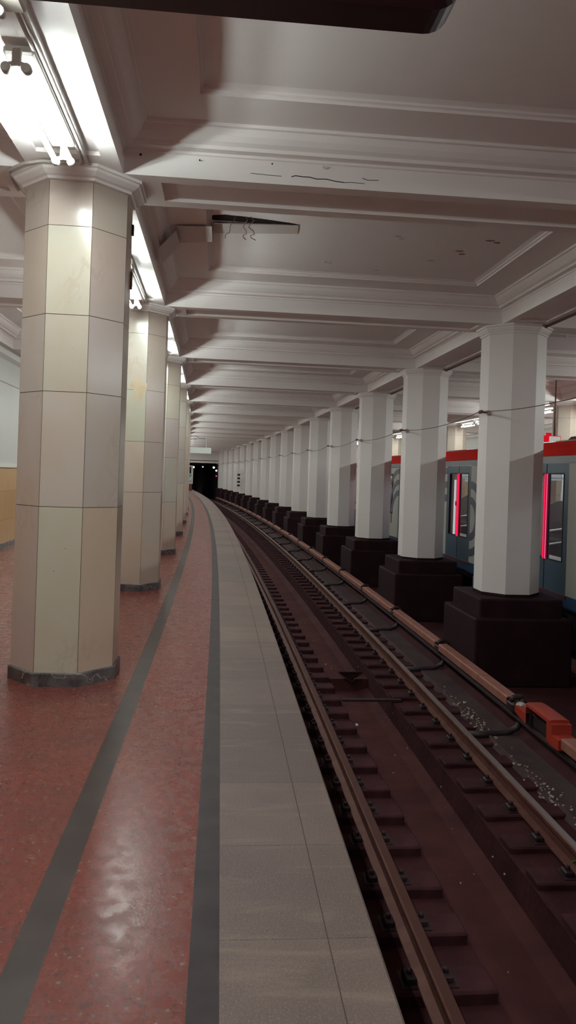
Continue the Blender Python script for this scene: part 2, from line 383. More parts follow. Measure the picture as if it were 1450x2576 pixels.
# ------------------------------------------------------------------ ceiling: beams, coffers, mouldings
LB, RB, FB = (-1.95, -1.305), (3.046, 3.64), (mir(-1.305), mir(-1.95))
LANES = [(-4.22, LB[0]), (LB[1], RB[0]), (RB[1], FB[0]), (FB[1], mir(-4.22))]
PROF = [(0, ZS), (0, 3.725), (.012, 3.730), (.012, 3.748), (.068, 3.752), (.068, 3.778), (.080, 3.784), (.100, 3.796), (.128, 3.828), (.150, 3.868),
        (.168, 3.874), (.172, 3.894), (.195, 3.896), (.535, 3.896), (.535, 3.915), (.555, 3.922), (.555, 3.936), (.600, 3.950)]
HW = .303
b = MB()
def rect(o0, o1, s0, s1, z): return [P(s0, o0, z), P(s0, o1, z), P(s1, o1, z), P(s1, o0, z)]
def ring(mb, r0, r1, m):
    for j in range(4):
        a, c = j, (j + 1) % 4
        mb.face([r0[a], r1[a], r1[c], r0[c]], m)
def soffit(mb, o0, o1, s0, s1, mo, ms, dep=.028):
    r0 = rect(o0, o1, s0, s1, ZS); r1 = rect(o0 + mo, o1 - mo, s0 + ms, s1 - ms, ZS); r2 = rect(o0 + mo, o1 - mo, s0 + ms, s1 - ms, ZS + dep)
    ring(mb, r0, r1, 'paint'); ring(mb, r1, r2, 'paint'); mb.face(r2[::-1], 'paint')
BI = range(-2, 17)            # beams / bays
for i in BI:
    s = sc(i)
    if s - HW > SE: continue
    for (o0, o1) in LANES:
        soffit(b, o0, o1, s - HW, s + HW, .25, .12)
    for (o0, o1) in (LB, RB, FB): b.face(rect(o0, o1, s - HW, s + HW, ZS)[::-1], 'paint')
    if i == BI[-1]: continue
    sa, sb = s + HW, s + BAY - HW
    for (o0, o1) in (LB, RB, FB): soffit(b, o0, o1, sa, sb, .115, .28)
    for (o0, o1) in LANES:
        rs = [rect(o0 + d, o1 - d, sa + d, sb - d, z) for d, z in PROF]
        for r0, r1 in zip(rs, rs[1:]): ring(b, r0, r1, 'paint')
        b.face(rs[-1][::-1], 'paint')
b.face([P(73.2, -4.4, ZS), P(SE, -4.4, ZS), P(SE, 11.1, ZS), P(73.2, 11.1, ZS)], 'paint')
ceil = struct(b.build('ceiling', world=True), 'white coffered ceiling with plaster mouldings')

# ------------------------------------------------------------------ walls
def side_wall(f, nm):
    b = MB(); w = f(-4.4)
    def st(a, c, m): (b.strip((f(a[0]), a[1]), (f(c[0]), c[1]), SA, SE, m))
    st((-4.40, 0.10), (-4.40, 1.47), 'tile'); st((-4.40, 1.47), (-4.37, 1.475), 'fillet'); st((-4.37, 1.475), (-4.37, 1.55), 'fillet'); st((-4.37, 1.55), (-4.42, 1.555), 'fillet')
    st((-4.42, 1.555), (-4.42, 2.99), 'wallpaint'); st((-4.42, 2.99), (-4.40, 3.0), 'fillet'); st((-4.40, 3.0), (-4.40, 3.40), 'wallpaint')
    st((-4.40, 3.40), (-4.34, 3.46), 'fillet'); st((-4.34, 3.46), (-4.34, ZS), 'fillet'); st((-4.34, ZS), (-4.22, ZS), 'fillet')
    struct(b.build('wall_' + nm, world=True), 'white upper wall over tan tiled dado' + ('' if nm == 'left' else ' behind the far platform'))
    b = MB(); st((-4.38, 0), (-4.38, .095), 'dmarble'); st((-4.38, .095), (-4.41, .10), 'dmarble')
    struct(b.build('baseboard_' + nm, world=True), 'dark stone skirting')
side_wall(lambda o: o, 'left'); side_wall(mir, 'right')
b = MB(); b.strip((FAR, 0), (mir(-4.4), 0), SA, SE, 'terrazzo'); b.strip((FAR, -1.3), (FAR, 0), SA, SE, 'under')
struct(b.build('floor_right', world=True), 'far platform floor beyond the train')
# end wall with the tunnel portals
b = MB(); PO = [(-.35, 3.04), (mir(3.04), mir(-.35))]
def endq(o0, o1, z0, z1, m='paint', s=SE): b.face([P(s, o0, z0), P(s, o1, z0), P(s, o1, z1), P(s, o0, z1)], m)
endq(-4.42, PO[0][0], 0, 4); endq(PO[0][1], PO[1][0], .05, 4); endq(PO[0][1], PO[1][0], -1.3, .05, 'plinth'); endq(PO[1][1], 11.1, 0, 4)
for a, c in PO:
    endq(a, c, 2.60, 4)
    b.sbox(SE - .12, SE + .05, a - .1, c + .1, 2.44, 2.60, 'paint'); b.sbox(SE - .16, SE, a - .1, c + .1, 2.66, 2.70, 'portalred')
    for w in (a, c):
        d = .22 if w == a else -.22
        b.face([P(SE, w, 2.44), P(SE, w + d, 2.44), P(SE, w, 2.30)], 'paint'); b.face([P(SE, w, 2.30), P(SE, w + d, 2.44), P(SE, w, 2.44)], 'paint')
struct(b.build('wall_end', world=True), 'end wall with the dark tunnel mouth')
b = MB()
for a, c in PO:
    b.strip((a, -1.3), (a, 2.44), SE, 96, 'tunnel'); b.strip((a, 2.44), (c, 2.44), SE, 96, 'tunnel'); b.strip((c, 2.44), (c, -1.3), SE, 96, 'tunnel'); endq(a, c, -1.3, 2.44, 'tunnel', 96)
struct(b.build('wall_tunnel', world=True), 'black tunnel lining')

# ------------------------------------------------------------------ marble columns on the platform
AP = .357
ROWS = [.09, 1.231, 2.023, 2.553, 3.163, 3.475]
TONES0 = dict(g=(.52, .505, .43), w=(.55, .485, .415), p=(.54, .445, .41), m=(.49, .43, .43), y=(.56, .42, .30), t=(.53, .44, .375))
TONES = {k: tuple(.45 * a + .55 * m for a, m in zip(v, (.53, .445, .372))) for k, v in TONES0.items()}
# face order: k*45 degrees from local +x (x = towards the track, y = away from the camera): 6 = camera side, 7 = camera/right, 5 = camera/left
FIRST = {6: 'wwggt', 7: 'ympp' + 'p', 5: 'mppp' + 't', 0: 'yppmp'}
SECOND = {6: 'twgg' + 'p', 7: 'mmppp', 5: 'ptppp', 0: 'tpmpp'}
def make_column(ix):
    t = cur(sc(ix))[2]
    lab = ('nearest octagonal marble column, cut by conduit at its capital' if ix == 0 else
           '%s octagonal marble column from the camera along the platform' % ordw(ix))
    root = thing('marble_column', lab, 'column', P(sc(ix), -1.646, 0), t, 'marble columns along the platform')
    rows = ROWS if ix % 3 == 0 else [.09, 1.23, 1.86, 2.50, 3.20, 3.475] if ix % 3 == 1 else [.09, .95, 1.75, 2.45, 3.06, 3.475]
    mb = MB(); mb.octa([(AP - .004, .09), (AP - .004, 3.475)], 'joint')
    half = AP * math.tan(PI8)
    for k in range(8):
        a = k * PI4; nx, ny = math.cos(a), math.sin(a); tx, ty = -ny, nx
        for r in range(5):
            code = (FIRST if ix == 0 else SECOND if ix == 1 else {}).get(k)
            c = TONES[code[r] if code else random.choice('gwppmmt' if r else 'wpmyt')]
            c = tuple(x * random.uniform(.95, 1.04) for x in c)
            z0, z1, h = rows[r] + .002, rows[r + 1] - .002, half - .0018
            mb.face([(nx * AP + tx * u, ny * AP + ty * u, z) for u, z in ((-h, z0), (h, z0), (h, z1), (-h, z1))], 'marble', tone=c)
    mb.build('shaft', root)
    mb = MB(); mb.octa([(AP + .016, 0), (AP + .016, .085), (AP + .006, .092)], 'dmarble'); mb.build('base', root)
    mb = MB(); mb.octa([(AP, 3.470), (AP + .022, 3.474), (AP + .026, 3.492), (AP + .045, 3.500), (AP + .075, 3.524), (AP + .084, 3.540), (AP + .098, 3.543), (AP + .098, 3.5645)], 'paint'); mb.build('capital', root)
    if ix == 1:
        mb = MB(); n = 16
        mb.loft([[(.045 + (.085 + .03 * math.sin(3 * a + 1) + .02 * math.sin(5 * a)) * math.cos(a) * k, y, 2.50 + (.17 + .03 * math.sin(4 * a)) * math.sin(a) * k) for a in [6.283 * j / n for j in range(n)]] for y, k in ((-AP + .002, 1), (-AP - .0006, .97))], 'stain')
        mb.build('stain', root)['label'] = 'orange stain'
    return root
for i in range(0, 13): make_column(i)

# ------------------------------------------------------------------ white columns on black plinths between the tracks
AW = .392
def make_white():
    root = thing('white_column', '', 'column', (0, 0, 0), 0, 'white columns between the tracks')
    mb = MB(); mb.octa([(AW, .05), (AW, 3.46)], 'colpaint'); mb.build('shaft', root)
    mb = MB(); mb.octa([(AW - .01, 3.445), (AW + .014, 3.452), (AW + .016, 3.470), (AW + .028, 3.480), (AW + .052, 3.520), (AW + .056, 3.535), (AW + .070, 3.540), (AW + .070, 3.5645)], 'colpaint'); mb.build('capital', root)
    mb = MB(); mb.octa([(AW + .006, .0), (AW + .006, .052)], 'plinth'); mb.box(-.55, .55, -.55, .55, -.24, .015, 'plinth', .02)
    mb.box(-.64, .64, -.66, .66, -1.08, -.22, 'plinth', .02); p = mb.build('plinth', root)
    p['label'] = 'stepped black plinth'
    mb = MB(); mb.box(-.50, -.39, -.205, -.185, 2.405, 2.425, 'copper'); mb.lathe([(.014, -.05), (.024, -.045), (.024, -.01), (.016, 0), (.024, .01), (.024, .03), (.012, .035)], 'copper', (-.50, -.195, 2.42), 10, 'y'); 
    mb.box(-.41, -.385, -.22, -.17, 2.385, 2.445, 'holder'); mb.build('cable_bracket', root)
    return root
w0 = make_white(); KW = 16
for i in range(1, 17):
    lab = '%s white octagonal column from the camera, on a black plinth between the tracks' % ordw(i - 1)
    t = cur(sc(i))[2]; loc = P(sc(i), 3.34, 0)
    if i == 1: w0.location = loc; w0.rotation_euler = (0, 0, t); w0['label'] = lab
    else: dup(w0, loc, t, lab)
# cable slung from column to column
pts = []
ss = [sc(i) - .195 for i in range(0, 17)]
for a, c in zip(ss, ss[1:]):
    for k in range(12):
        u = k / 12; pts.append(P(a + (c - a) * u, 2.84, 2.43 - .09 * 4 * u * (1 - u)))
pts.append(P(ss[-1], 2.84, 2.43))
b = MB(); b.tube(pts, .0048, 'cable', 6); tag(b.build('slung_cable', world=True), 'thin dark cable sagging from column to column above the track', 'cable')
b = MB(); b.tube([P(s, 3.62, 3.548) for s in [x * 1.4 for x in range(4, 52)]], .016, 'cable', 8)
tag(b.build('pipe_run', world=True), 'dark pipe running under the beam over the white columns', 'pipe')
# splintered boards lying on the nearest white capital
t = thing('broken_batten_pile', 'splintered boards sticking out above the first white capital', 'boards', P(10.35, 3.74, 3.5))
b = MB(); b.tube([P(10.0, 3.66, 3.552), P(10.05, 4.05, 3.556)], .012, 'board', 4, False); b.build('upper_board', t, True)
b = MB(); b.tube([P(9.98, 3.70, 3.535), P(9.70, 3.98, 3.47)], .018, 'board', 4, False); b.build('lower_board', t, True)

# ------------------------------------------------------------------ rails and sleepers
def rail_prof(o):
    h = [(-.065, -.15), (.065, -.15), (.065, -.138), (.014, -.122), (.009, -.05), (.033, -.04), (.034, -.008), (.024, 0), (-.024, 0), (-.034, -.008), (-.033, -.04), (-.009, -.05), (-.014, -.122), (-.065, -.138)]
    return [(o + x, ZR + z) for x, z in h]
RM = ['railrust'] * 14
for j in (7, ): RM[j] = 'railtop'
RL = ['railrust'] * 14
for j in (7, ): RL[j] = 'raildull'
for o, lab in ((.62, 'rusty running rail nearer the platform edge'), (1.978, 'shiny topped running rail nearer the white columns')):
    b = MB(); b.sweep(rail_prof(o), SA, 92, RL if o < 1 else RM); tag(b.build('running_rail', world=True), lab, 'rail', 'running rails of the near track', 'thing')
def make_sleeper(side):
    root = thing('half_sleeper', '', 'sleeper', (0, 0, 0))
    mb = MB(); x0, x1 = (-.33, .355) if side < 0 else (-.35, .33)
    mb.box(x0, x1, -.11, .11, -.24, 0, 'sleeper', .012); mb.build('timber', root)
    mb = MB()
    mb.box(-.15, .15, -.075, .075, -.002, .006, 'iron')
    for sx in (-1, 1):
        mb.box(sx * .10 - .032, sx * .10 + .032, -.045, .045, .004, .04, 'iron', .008); mb.lathe([(.016, .03), (.016, .062), (.009, .066)], 'iron', (sx * .10, 0, 0), 6)
    mb.build('rail_chair', root)
    return root
for side, o, lab, grp in ((-1, .62, 'dark timber half sleeper under the rail nearer the platform', 'half sleepers under the platform side rail'), (1, 1.978, 'dark timber half sleeper under the rail nearer the white columns', 'half sleepers under the column side rail')):
    pr = make_sleeper(side); pr['group'] = grp; first = True; s = 2.45 if side < 0 else 2.9; n = 0
    while n < 126:
        loc = P(s, o, ZSL); t = cur(s)[2] + random.uniform(-.02, .02)
        if first: pr.location = loc; pr.rotation_euler = (0, 0, t); pr['label'] = lab; first = False
        else: dup(pr, loc, t, lab)
        s += .517 + random.uniform(-.03, .03); n += 1

# ------------------------------------------------------------------ third rail with covers
b = MB(); b.sweep([(2.555, -.93), (2.635, -.93), (2.635, -.915), (2.603, -.90), (2.603, -.86), (2.625, -.85), (2.625, -.815), (2.565, -.815), (2.565, -.85), (2.587, -.86), (2.587, -.90), (2.555, -.915)], 4.6, 72, 'iron')
tag(b.build('conductor_rail', world=True), 'dark conductor rail under the pinkish covers', 'rail', None, 'thing')
CP = [(2.530, -.845), (2.538, -.845), (2.538, -.768), (2.662, -.768), (2.662, -.845), (2.670, -.845), (2.672, -.765), (2.655, -.753), (2.545, -.753), (2.528, -.765)]
BR = [7.68 + 2.62 * k for k in range(-2, 25)]
n = 0
def cover(a, c):
    global n
    b = MB(); b.sweep(CP, a, c, 'cover', max(1, int((c - a) / 1.4)))
    o = b.build('rail_cover', world=True)
    tag(o, '%s pinkish brown third rail cover section from the camera' % ordw(n), 'rail cover', 'third rail covers', 'thing'); n += 1
for k, s in enumerate(BR[:-1]):
    e = BR[k + 1]
    if k == 0: continue
    if k == 1: cover(s + .09, 6.50); continue
    m = s + (1.62 if k % 2 else .95)
    cover(s + .09, m - .006); cover(m + .006, e - .09)
def make_bracket():
    root = thing('rail_bracket', '', 'bracket', (0, 0, 0), 0, 'third rail brackets')
    mb = MB(); mb.tube([(.055, 0, 0.02), (.072, 0, -.03), (.075, 0, -.10), (.06, 0, -.20), (.02, 0, -.29), (-.10, 0, -.345), (-.30, 0, -.36), (-.50, 0, -.365)], [.035, .045, .04, .035, .034, .034, .036, .04], 'iron', 8); mb.build('arm', root)
    mb = MB(); mb.box(-.075, .07, -.085, .085, -.115, -.012, 'iron', .02); mb.tube([(-.06, 0, -.02), (-.03, 0, .028), (.03, 0, .034), (.08, 0, .0)], .03, 'iron', 8); mb.build('clamp', root)
    return root
pb = make_bracket()
for k, s in enumerate(BR[2:]):
    lab = '%s curved black third rail bracket from the camera' % ordw(k)
    if k == 0: pb.location = P(s, 2.6, -.765); pb.rotation_euler = (0, 0, cur(s)[2]); pb['label'] = lab
    else: dup(pb, P(s, 2.6, -.765), cur(s)[2], lab)
# orange joint cover with a pale insulator in front of it
t = thing('rail_joint_cover', 'raised orange-red cover box over the third rail joint', 'rail cover', P(6.95, 2.6, -.753))
hp = [(7.50, -.765, -.83), (7.24, -.765, -.86), (7.22, -.675, -.86), (7.13, -.655, -.86), (6.76, -.655, -.86), (6.68, -.68, -.86), (6.66, -.775, -.87), (6.52, -.775, -.86)]
b = MB()
for (s1, z1, y1), (s2, z2, y2) in zip(hp, hp[1:]):
    q = lambda s, o, z: P(s, o, z)
    b.face([q(s1, 2.51, z1), q(s1, 2.69, z1), q(s2, 2.69, z2), q(s2, 2.51, z2)], 'orange')
    b.face([q(s1, 2.69, z1), q(s1, 2.69, z1 - .03 if 6.70 < s1 < 7.23 and 6.70 < s2 < 7.23 else y1), q(s2, 2.69, z2 - .03 if 6.70 < s1 < 7.23 and 6.70 < s2 < 7.23 else y2), q(s2, 2.69, z2)], 'orange')
    b.face([q(s1, 2.51, z1), q(s2, 2.51, z2), q(s2, 2.51, z2 - .02 if 6.70 < s1 < 7.23 and 6.70 < s2 < 7.23 else y2), q(s1, 2.51, z1 - .02 if 6.70 < s1 < 7.23 and 6.70 < s2 < 7.23 else y1)], 'orange')
b.sweep([(2.505, -.865), (2.695, -.865), (2.695, -.775), (2.66, -.765), (2.54, -.765), (2.505, -.775)], 6.50, 6.67, 'orange'); b.sweep([(2.505, -.685), (2.695, -.685), (2.695, -.66), (2.66, -.65), (2.54, -.65), (2.505, -.66)], 6.69, 7.22, 'orange')
b.sbox(6.64, 6.70, 2.505, 2.695, -.86, -.68, 'orange'); b.build('hood', t, True)
b = MB(); b.sbox(7.18, 7.21, 2.54, 2.56, -.86, -.68, 'iron'); b.sbox(6.72, 7.16, 2.56, 2.64, -.86, -.78, 'iron'); b.build('terminal', t, True)
b = MB(); b.tube([P(7.58, 2.60, -.80), P(7.46, 2.60, -.80)], [.052, .058], 'ceramic', 10); b.build('insulator', t, True)

# ------------------------------------------------------------------ things lying in the track
b = MB(); b.sbox(9.00, 9.06, 1.0, 1.72, -1.19, -1.165, 'iron', 1); tag(b.build('cross_bar', world=True), 'dark bar laid across the drain channel', 'bar')
t = thing('drain_sump', 'black triangular sump opening in the drain channel', 'drain', P(10.37, 1.34, -1.2))
b = MB()
for a, c in (((1.17, -1.19), (1.52, -1.19)), ((1.52, -1.19), (1.36, -1.335)), ((1.36, -1.335), (1.17, -1.19))):
    b.tube([P(10.36, *a), P(10.36, *c)], .008, 'trough', 5, False)
b.build('rim', t, True)
b = MB(); b.loft([[P(s, 1.17, -1.19), P(s, 1.36, -1.335), P(s, 1.52, -1.19)] for s in (10.365, 10.40)], 'plinth'); b.build('opening', t, True)
t = thing('sump_weir', 'brown concrete step behind the triangular sump', 'drain step', P(10.6, 1.3, -1.4))
b = MB(); b.sbox(10.42, 10.62, 1.005, 1.60, -1.46, -1.30, 'trough', 1); b.build('step', t, True)
b = MB()
def crumb(mb, s, o, z, r, m):
    a = random.uniform(0, 6.28); c = P(s, o, z); k = random.choice((3, 4, 5))
    top = [(c.x + r * random.uniform(.5, 1) * math.cos(a + j * 6.283 / k), c.y + r * random.uniform(.3, 1) * math.sin(a + j * 6.283 / k), z + random.uniform(.2, .8) * r) for j in range(k)]
    mb.loft([[(x, y, z - .004) for x, y, _ in top], top], m)
for k in range(70):
    u = random.random(); s = 7.9 - .0 + random.gauss(0, .45); crumb(b, s + .2, 2.33 + random.gauss(0, .05) + (s - 7.9) * .03, -1.128, random.uniform(.008, .022), 'litter')
for k in range(60):
    s = 6.2 + random.gauss(0, .4); crumb(b, s, 2.33 + random.gauss(0, .05), -1.128, random.uniform(.008, .02), 'litter')
for k in range(50): crumb(b, random.uniform(3.5, 14), random.choice((random.uniform(1.05, 1.55), random.uniform(.3, .95))), -1.215 if random.random() < .0 else -1.20, random.uniform(.004, .010), 'litter')
tag(b.build('trackside_litter', world=True), 'pale crumbs of litter strewn beside the third rail', 'litter', None, 'stuff')
for s, o, z, r, m, lab in ((8.02, .985, -1.145, .026, 'scrap', 'white paper scrap on the sleepers beside the drain channel'), (8.75, 2.42, -1.12, .024, 'scrap', 'white paper scrap near the second third rail bracket'),
                           (4.95, 1.90, -1.05, .022, 'green', 'small green scrap against the column side rail'), (10.6, 1.03, -1.145, .018, 'scrap', 'pale paper scrap beside the triangular sump')):
    b = MB(); crumb(b, s, o, z, r, m); tag(b.build('paper_scrap', world=True), lab, 'scrap')
b = MB()
for k in range(3):
    c = P(13.25 + k * .16, 2.22 - .06 * k, -1.186); b.loft([[(c.x + (.30 - .05 * k) * math.cos(a * .628), c.y + .16 * math.sin(a * .628), c.z) for a in range(10)], [(c.x + (.2 - .04 * k) * math.cos(a * .628), c.y + .1 * math.sin(a * .628), c.z + .012) for a in range(10)]], 'yellowd')
tag(b.build('sand_spill', world=True), 'yellowish sandy spill beside the column side rail', 'spill', None, 'stuff')

# ------------------------------------------------------------------ fluorescent fixtures under the beams
def make_fixture():
    root = thing('mounted_tube_light', '', 'light fixture', (0, 0, 0))
    L = .55
    mb = MB(); mb.box(-.075, .075, -L + .02, L - .02, 3.515, 3.563, 'batten', .012)
    for y in (-.3, .3): mb.box(-.02, .02, y - .03, y + .03, 3.56, 3.5932, 'batten')
    mb.build('batten', root)
    for x in (-.048, .048):
        mb = MB(); r, n = .0165, 12
        rings = [[(x + r * math.cos(2 * math.pi * j / n), y, 3.432 + r * math.sin(2 * math.pi * j / n)) for j in range(n)] for y in (L - .03, -L + .03)]
        for j in range(n):
            k = (j + 1) % n; up = math.sin(2 * math.pi * (j + .5) / n) > .45
            mb.face([rings[0][j], rings[0][k], rings[1][k], rings[1][j]], 'tubetop' if up else 'tube')
        mb.face(rings[1], 'tube'); mb.face(rings[0][::-1], 'tube'); mb.build('tube', root)
    for y in (-L, L):
        mb = MB(); s = 1 if y > 0 else -1
        mb.box(-.022, .022, y - .015, y + .015, 3.455, 3.53, 'holder', .006)
        mb.tube([(-.048, y, 3.432), (-.03, y, 3.452), (0, y, 3.458), (.03, y, 3.452), (.048, y, 3.432)], .014, 'holder', 8)
        for x in (-.048, .048): mb.lathe([(.022, -.02), (.026, -.015), (.026, .015), (.022, .02)], 'holder', (x, y, 3.432), 12, 'y')
        mb.build('lamp_holder', root)
    return root
f0 = make_fixture(); first = True; cnt = {}
for row, oo, name, grp in ((0, -1.615, 'platform side', 'tube lights over the platform columns'), (1, mir(-1.615), 'far platform', 'tube lights over the far platform')):
    k = 0
    for i in range(-2, 16):
        for d in (3.16, 1.66):
            d0 = sc(i) - .0; s = sc(i) + (4.2 - d if False else (1.28 if d > 3 else 2.84)) + .03
            if s > 2.3:
                lab = '%s pair of fluorescent tubes from the camera under the %s beam' % (ordw(k), name); k += 1
            else:
                back = {-2: 2, -1: 0}[i] + (1 if d > 3 else 0)
                lab = '%s pair of fluorescent tubes behind the camera under the %s beam' % (ordw(back), name)
            t = cur(s)[2]; loc = P(s, oo, 0)
            if first: f0.location = loc; f0.rotation_euler = (0, 0, t); f0['label'] = lab; f0['group'] = grp; first = False
            else:
                r = dup(f0, loc, t, lab); r['group'] = grp
# conduit along the fixtures, bending over each capital
def make_conduit():
    root = thing('light_conduit', '', 'conduit', (0, 0, 0), 0, 'conduits along the platform lights')
    for dx in (0, .028):
        mb = MB(); x = .10 + dx
        pts = [(x, -3.55, 3.545), (x, -1.0, 3.545), (x, -.62 + dx, 3.548), (x - .005, -.53 + dx, 3.548)]
        if dx == 0: pts += [(x - .03, -.475, 3.548), (-.02, -.472, 3.548), (-.18, -.472, 3.548), (-.30, -.42, 3.548), (-.46, -.26, 3.548), (-.478, -.15, 3.548), (-.478, .1, 3.548)]
        else: pts += [(x + .01, -.48, 3.548)]
        mb.tube(pts, .011, 'conduit', 8); mb.build('pipe', root)
    mb = MB(); mb.box(.06, .16, -2.40, -2.22, 3.50, 3.563, 'holder', .01); mb.build('junction_box', root)
    return root
c0 = make_conduit()
for i in range(0, 12):
    lab = '%s painted cable conduit from the camera beside the platform tube lights' % ordw(i)
    loc, t = P(sc(i), -1.646, 0), cur(sc(i))[2]
    if i == 0: c0.location = loc; c0.rotation_euler = (0, 0, t); c0['label'] = lab
    else: dup(c0, loc, t, lab)
# small boxes on the side of the nearest marble column
for z, h, lab in ((3.31, .075, 'small dark switch box high on the nearest marble column'), (2.93, .13, 'narrow rusty box on the edge of the nearest marble column')):
    b = MB(); b.sbox(5.82, 5.86, -1.289, -1.274, z - h / 2, z + h / 2, 'copper' if z < 3 else 'blackmark', 1); tag(b.build('switch_box', world=True), lab, 'box')

# ------------------------------------------------------------------ broken plaster in the second coffer
t = thing('broken_plaster', 'loose boards hanging from the split ceiling in the second coffer', 'broken plaster', P(7.6, -.6, 3.9))
def slab(mb, q, th, m):
    q = [P(*p) for p in q]; n = (q[1] - q[0]).cross(q[2] - q[0]).normalized() * th
    mb.loft([[p + n for p in q], q], m)
b = MB(); slab(b, [(7.60, -1.235, 3.70), (7.42, -1.06, 3.83), (7.98, -1.05, 3.85), (8.14, -1.235, 3.71)], .006, 'board'); b.build('corner_board', t, True)
b = MB(); slab(b, [(7.44, -1.06, 3.875), (7.37, -.72, 3.865), (7.86, -.72, 3.872), (8.0, -1.06, 3.885)], .008, 'board'); b.build('middle_board', t, True)
b = MB(); slab(b, [(7.42, -.70, 3.915), (7.40, .12, 3.944), (7.66, .14, 3.946), (7.74, -.70, 3.925)], .010, 'board'); b.build('long_board', t, True)
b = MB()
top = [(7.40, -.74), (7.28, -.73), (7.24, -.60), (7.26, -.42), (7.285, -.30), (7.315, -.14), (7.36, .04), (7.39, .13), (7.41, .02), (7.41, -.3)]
b.loft([[P(s, o, z) for s, o in top] for z in (3.9455, 3.9505)], 'gapcrack'); h = b.build('gap_shade', t, True); h['label'] = 'shaded split in the ceiling, painted as a black patch'  # flat dark patch on the ceiling, painted shade of the split above the boards
b = MB()
for dx, amp in ((0, .02), (.045, .03), (-.10, .01)):
    pts = [P(7.20 + .045 * k, -.40 + dx * (1 + k * .12) + amp * math.sin(k * 1.7), 3.93 - .018 * k if k < 6 else 3.84 - .008 * (k - 6)) for k in range(9)]
    b.tube(pts, .0035, 'cable', 5)
b.build('dangling_wire', t, True)
# cracks in the near beam face, holes and flakes
b = MB()
def crack(pts, w):
    for a, c in zip(pts, pts[1:]):
        (s1, o1, z1), (s2, o2, z2) = a, c
        b.loft([[P(s1, o1, z1), P(s1, o1, z1 + w), P(s1 + .02, o1, z1 + w), P(s1 + .02, o1, z1)], [P(s2, o2, z2), P(s2, o2, z2 + w), P(s2 + .02, o2, z2 + w), P(s2 + .02, o2, z2)]], 'gapcrack')
F = 5.404
crack([(F, -.13, 3.622), (F, -.10, 3.632), (F, -.05, 3.627), (F, 0., 3.628), (F, .05, 3.618), (F, .12, 3.622), (F, .18, 3.612), (F, .25, 3.606)], .005)
crack([(F, .25, 3.606), (F, .30, 3.612), (F, .40, 3.610)], .0025); crack([(F, .38, 3.648), (F, .42, 3.636), (F, .50, 3.640)], .003); crack([(F, -.42, 3.628), (F, -.30, 3.624), (F, -.2, 3.622)], .0025)
struct(b.build('trim_4', world=True), 'dark crack in the plaster of the near cross beam')
b = MB()
for o, z, r in ((-1.19, 3.70, .009), (-.78, 3.69, .006), (-.27, 3.70, .006), (.10, 3.70, .012), (.12, 3.704, .009)):
    c = P(F - .012, o, z); b.lathe([(r, -.004), (r * .7, .004)], 'gapcrack' if o < 0 else 'board', (c.x, c.y, c.z), 7, 'y')
for s, o, z in ((8.6, .55, 3.95), (8.62, .60, 3.95), (7.55, 1.15, 3.95), (7.62, 1.20, 3.95), (7.9, 1.9, 3.95), (8.0, 1.95, 3.95), (8.3, 1.7, 3.95), (7.5, 2.1, 3.95), (7.55, 2.18, 3.95), (8.8, 1.2, 3.95)):
    c = P(s, o, z); fl = [(random.uniform(.015, .07), random.uniform(.012, .04)) for _ in range(9)]
    b.loft([[(c.x + k * p * math.cos(.7 * j), c.y + k * q * math.sin(.7 * j), z + h) for j, (p, q) in enumerate(fl)] for k, h in ((.7, -.005), (1, .002))], 'timber' if o > 1.8 else 'board')
struct(b.build('trim_5', world=True), 'flaking plaster spots on the coffers')

# ------------------------------------------------------------------ hanging signs
t0, loc = cur(2.05)[2], P(2.05, -1.0, 0)
t = thing('overhead_sign', 'dark hanging sign box with a rounded corner overhead', 'sign', loc, t0)
def rrect(x0, x1, z0, z1, r, n=6):
    o = []
    for cx, cz, a in ((x1 - r, z1 - r, 0), (x0 + r, z1 - r, 90), (x0 + r, z0 + r, 180), (x1 - r, z0 + r, 270)):
        o += [(cx + r * math.cos(math.radians(a + 90 * k / n)), cz + r * math.sin(math.radians(a + 90 * k / n))) for k in range(n + 1)]
    return o
b = MB(); R = rrect(-.75, 1.03, 2.735, 3.20, .075); Ri = rrect(-.735, 1.015, 2.75, 3.185, .065)
b.loft([[(x, -.075, z) for x, z in Ri], [(x, -.055, z) for x, z in R], [(x, .055, z) for x, z in R], [(x, .075, z) for x, z in Ri]][::-1], 'black'); b.build('casing', t)
for x in (-.45, .75):
    b = MB(); b.tube([(x, 0, 3.19), (x, 0, 3.95)], .014, 'black', 8); b.build('hanging_rod', t)
t = thing('hanging_sign', 'white lit sign hanging over the platform edge far ahead', 'sign', P(45, -.55, 0), cur(45)[2])
b = MB(); b.loft([[(x, y, z) for x, z in rrect(-.66, .66, 2.635, 2.975, .04)] for y in (.06, -.06)], 'lightsign'); b.build('panel', t)
for x in (-.4, .38):
    b = MB(); b.tube([(x, 0, 2.97), (x, 0, 3.95)], .02, 'batten', 8); b.build('hanging_rod', t)
b = MB(); b.tube([P(40.3, -1.28, 3.40), P(40.3, -.9, 3.42), P(40.4, -.75, 3.30), P(40.45, -.4, 3.32)], .016, 'cable', 6); b.tube([P(40.4, -1.30, 3.26), P(40.4, -.86, 3.28)], .016, 'cable', 6)
tag(b.build('camera_bracket', world=True), 'dark bent bracket sticking out near the far hanging sign', 'bracket')
t = thing('info_stand', 'tall poster stand with a bluish picture at the platform end', 'poster stand', P(62, -.62, 0), cur(62)[2])
b = MB(); b.box(-.42, .42, -.06, .06, .55, 2.03, 'batten', .02); b.build('board', t)
b = MB(); b.box(-.36, .30, -.066, -.058, .72, 1.35, 'picture'); b.box(-.36, .26, -.066, -.058, 1.40, 1.95, 'blackmark'); b.box(-.30, .12, -.07, -.062, 1.42, 1.93, 'picture'); b.build('poster', t)
b = MB(); b.box(-.40, .36, -.09, .09, 0, .55, 'brown', .02); b.build('base', t)
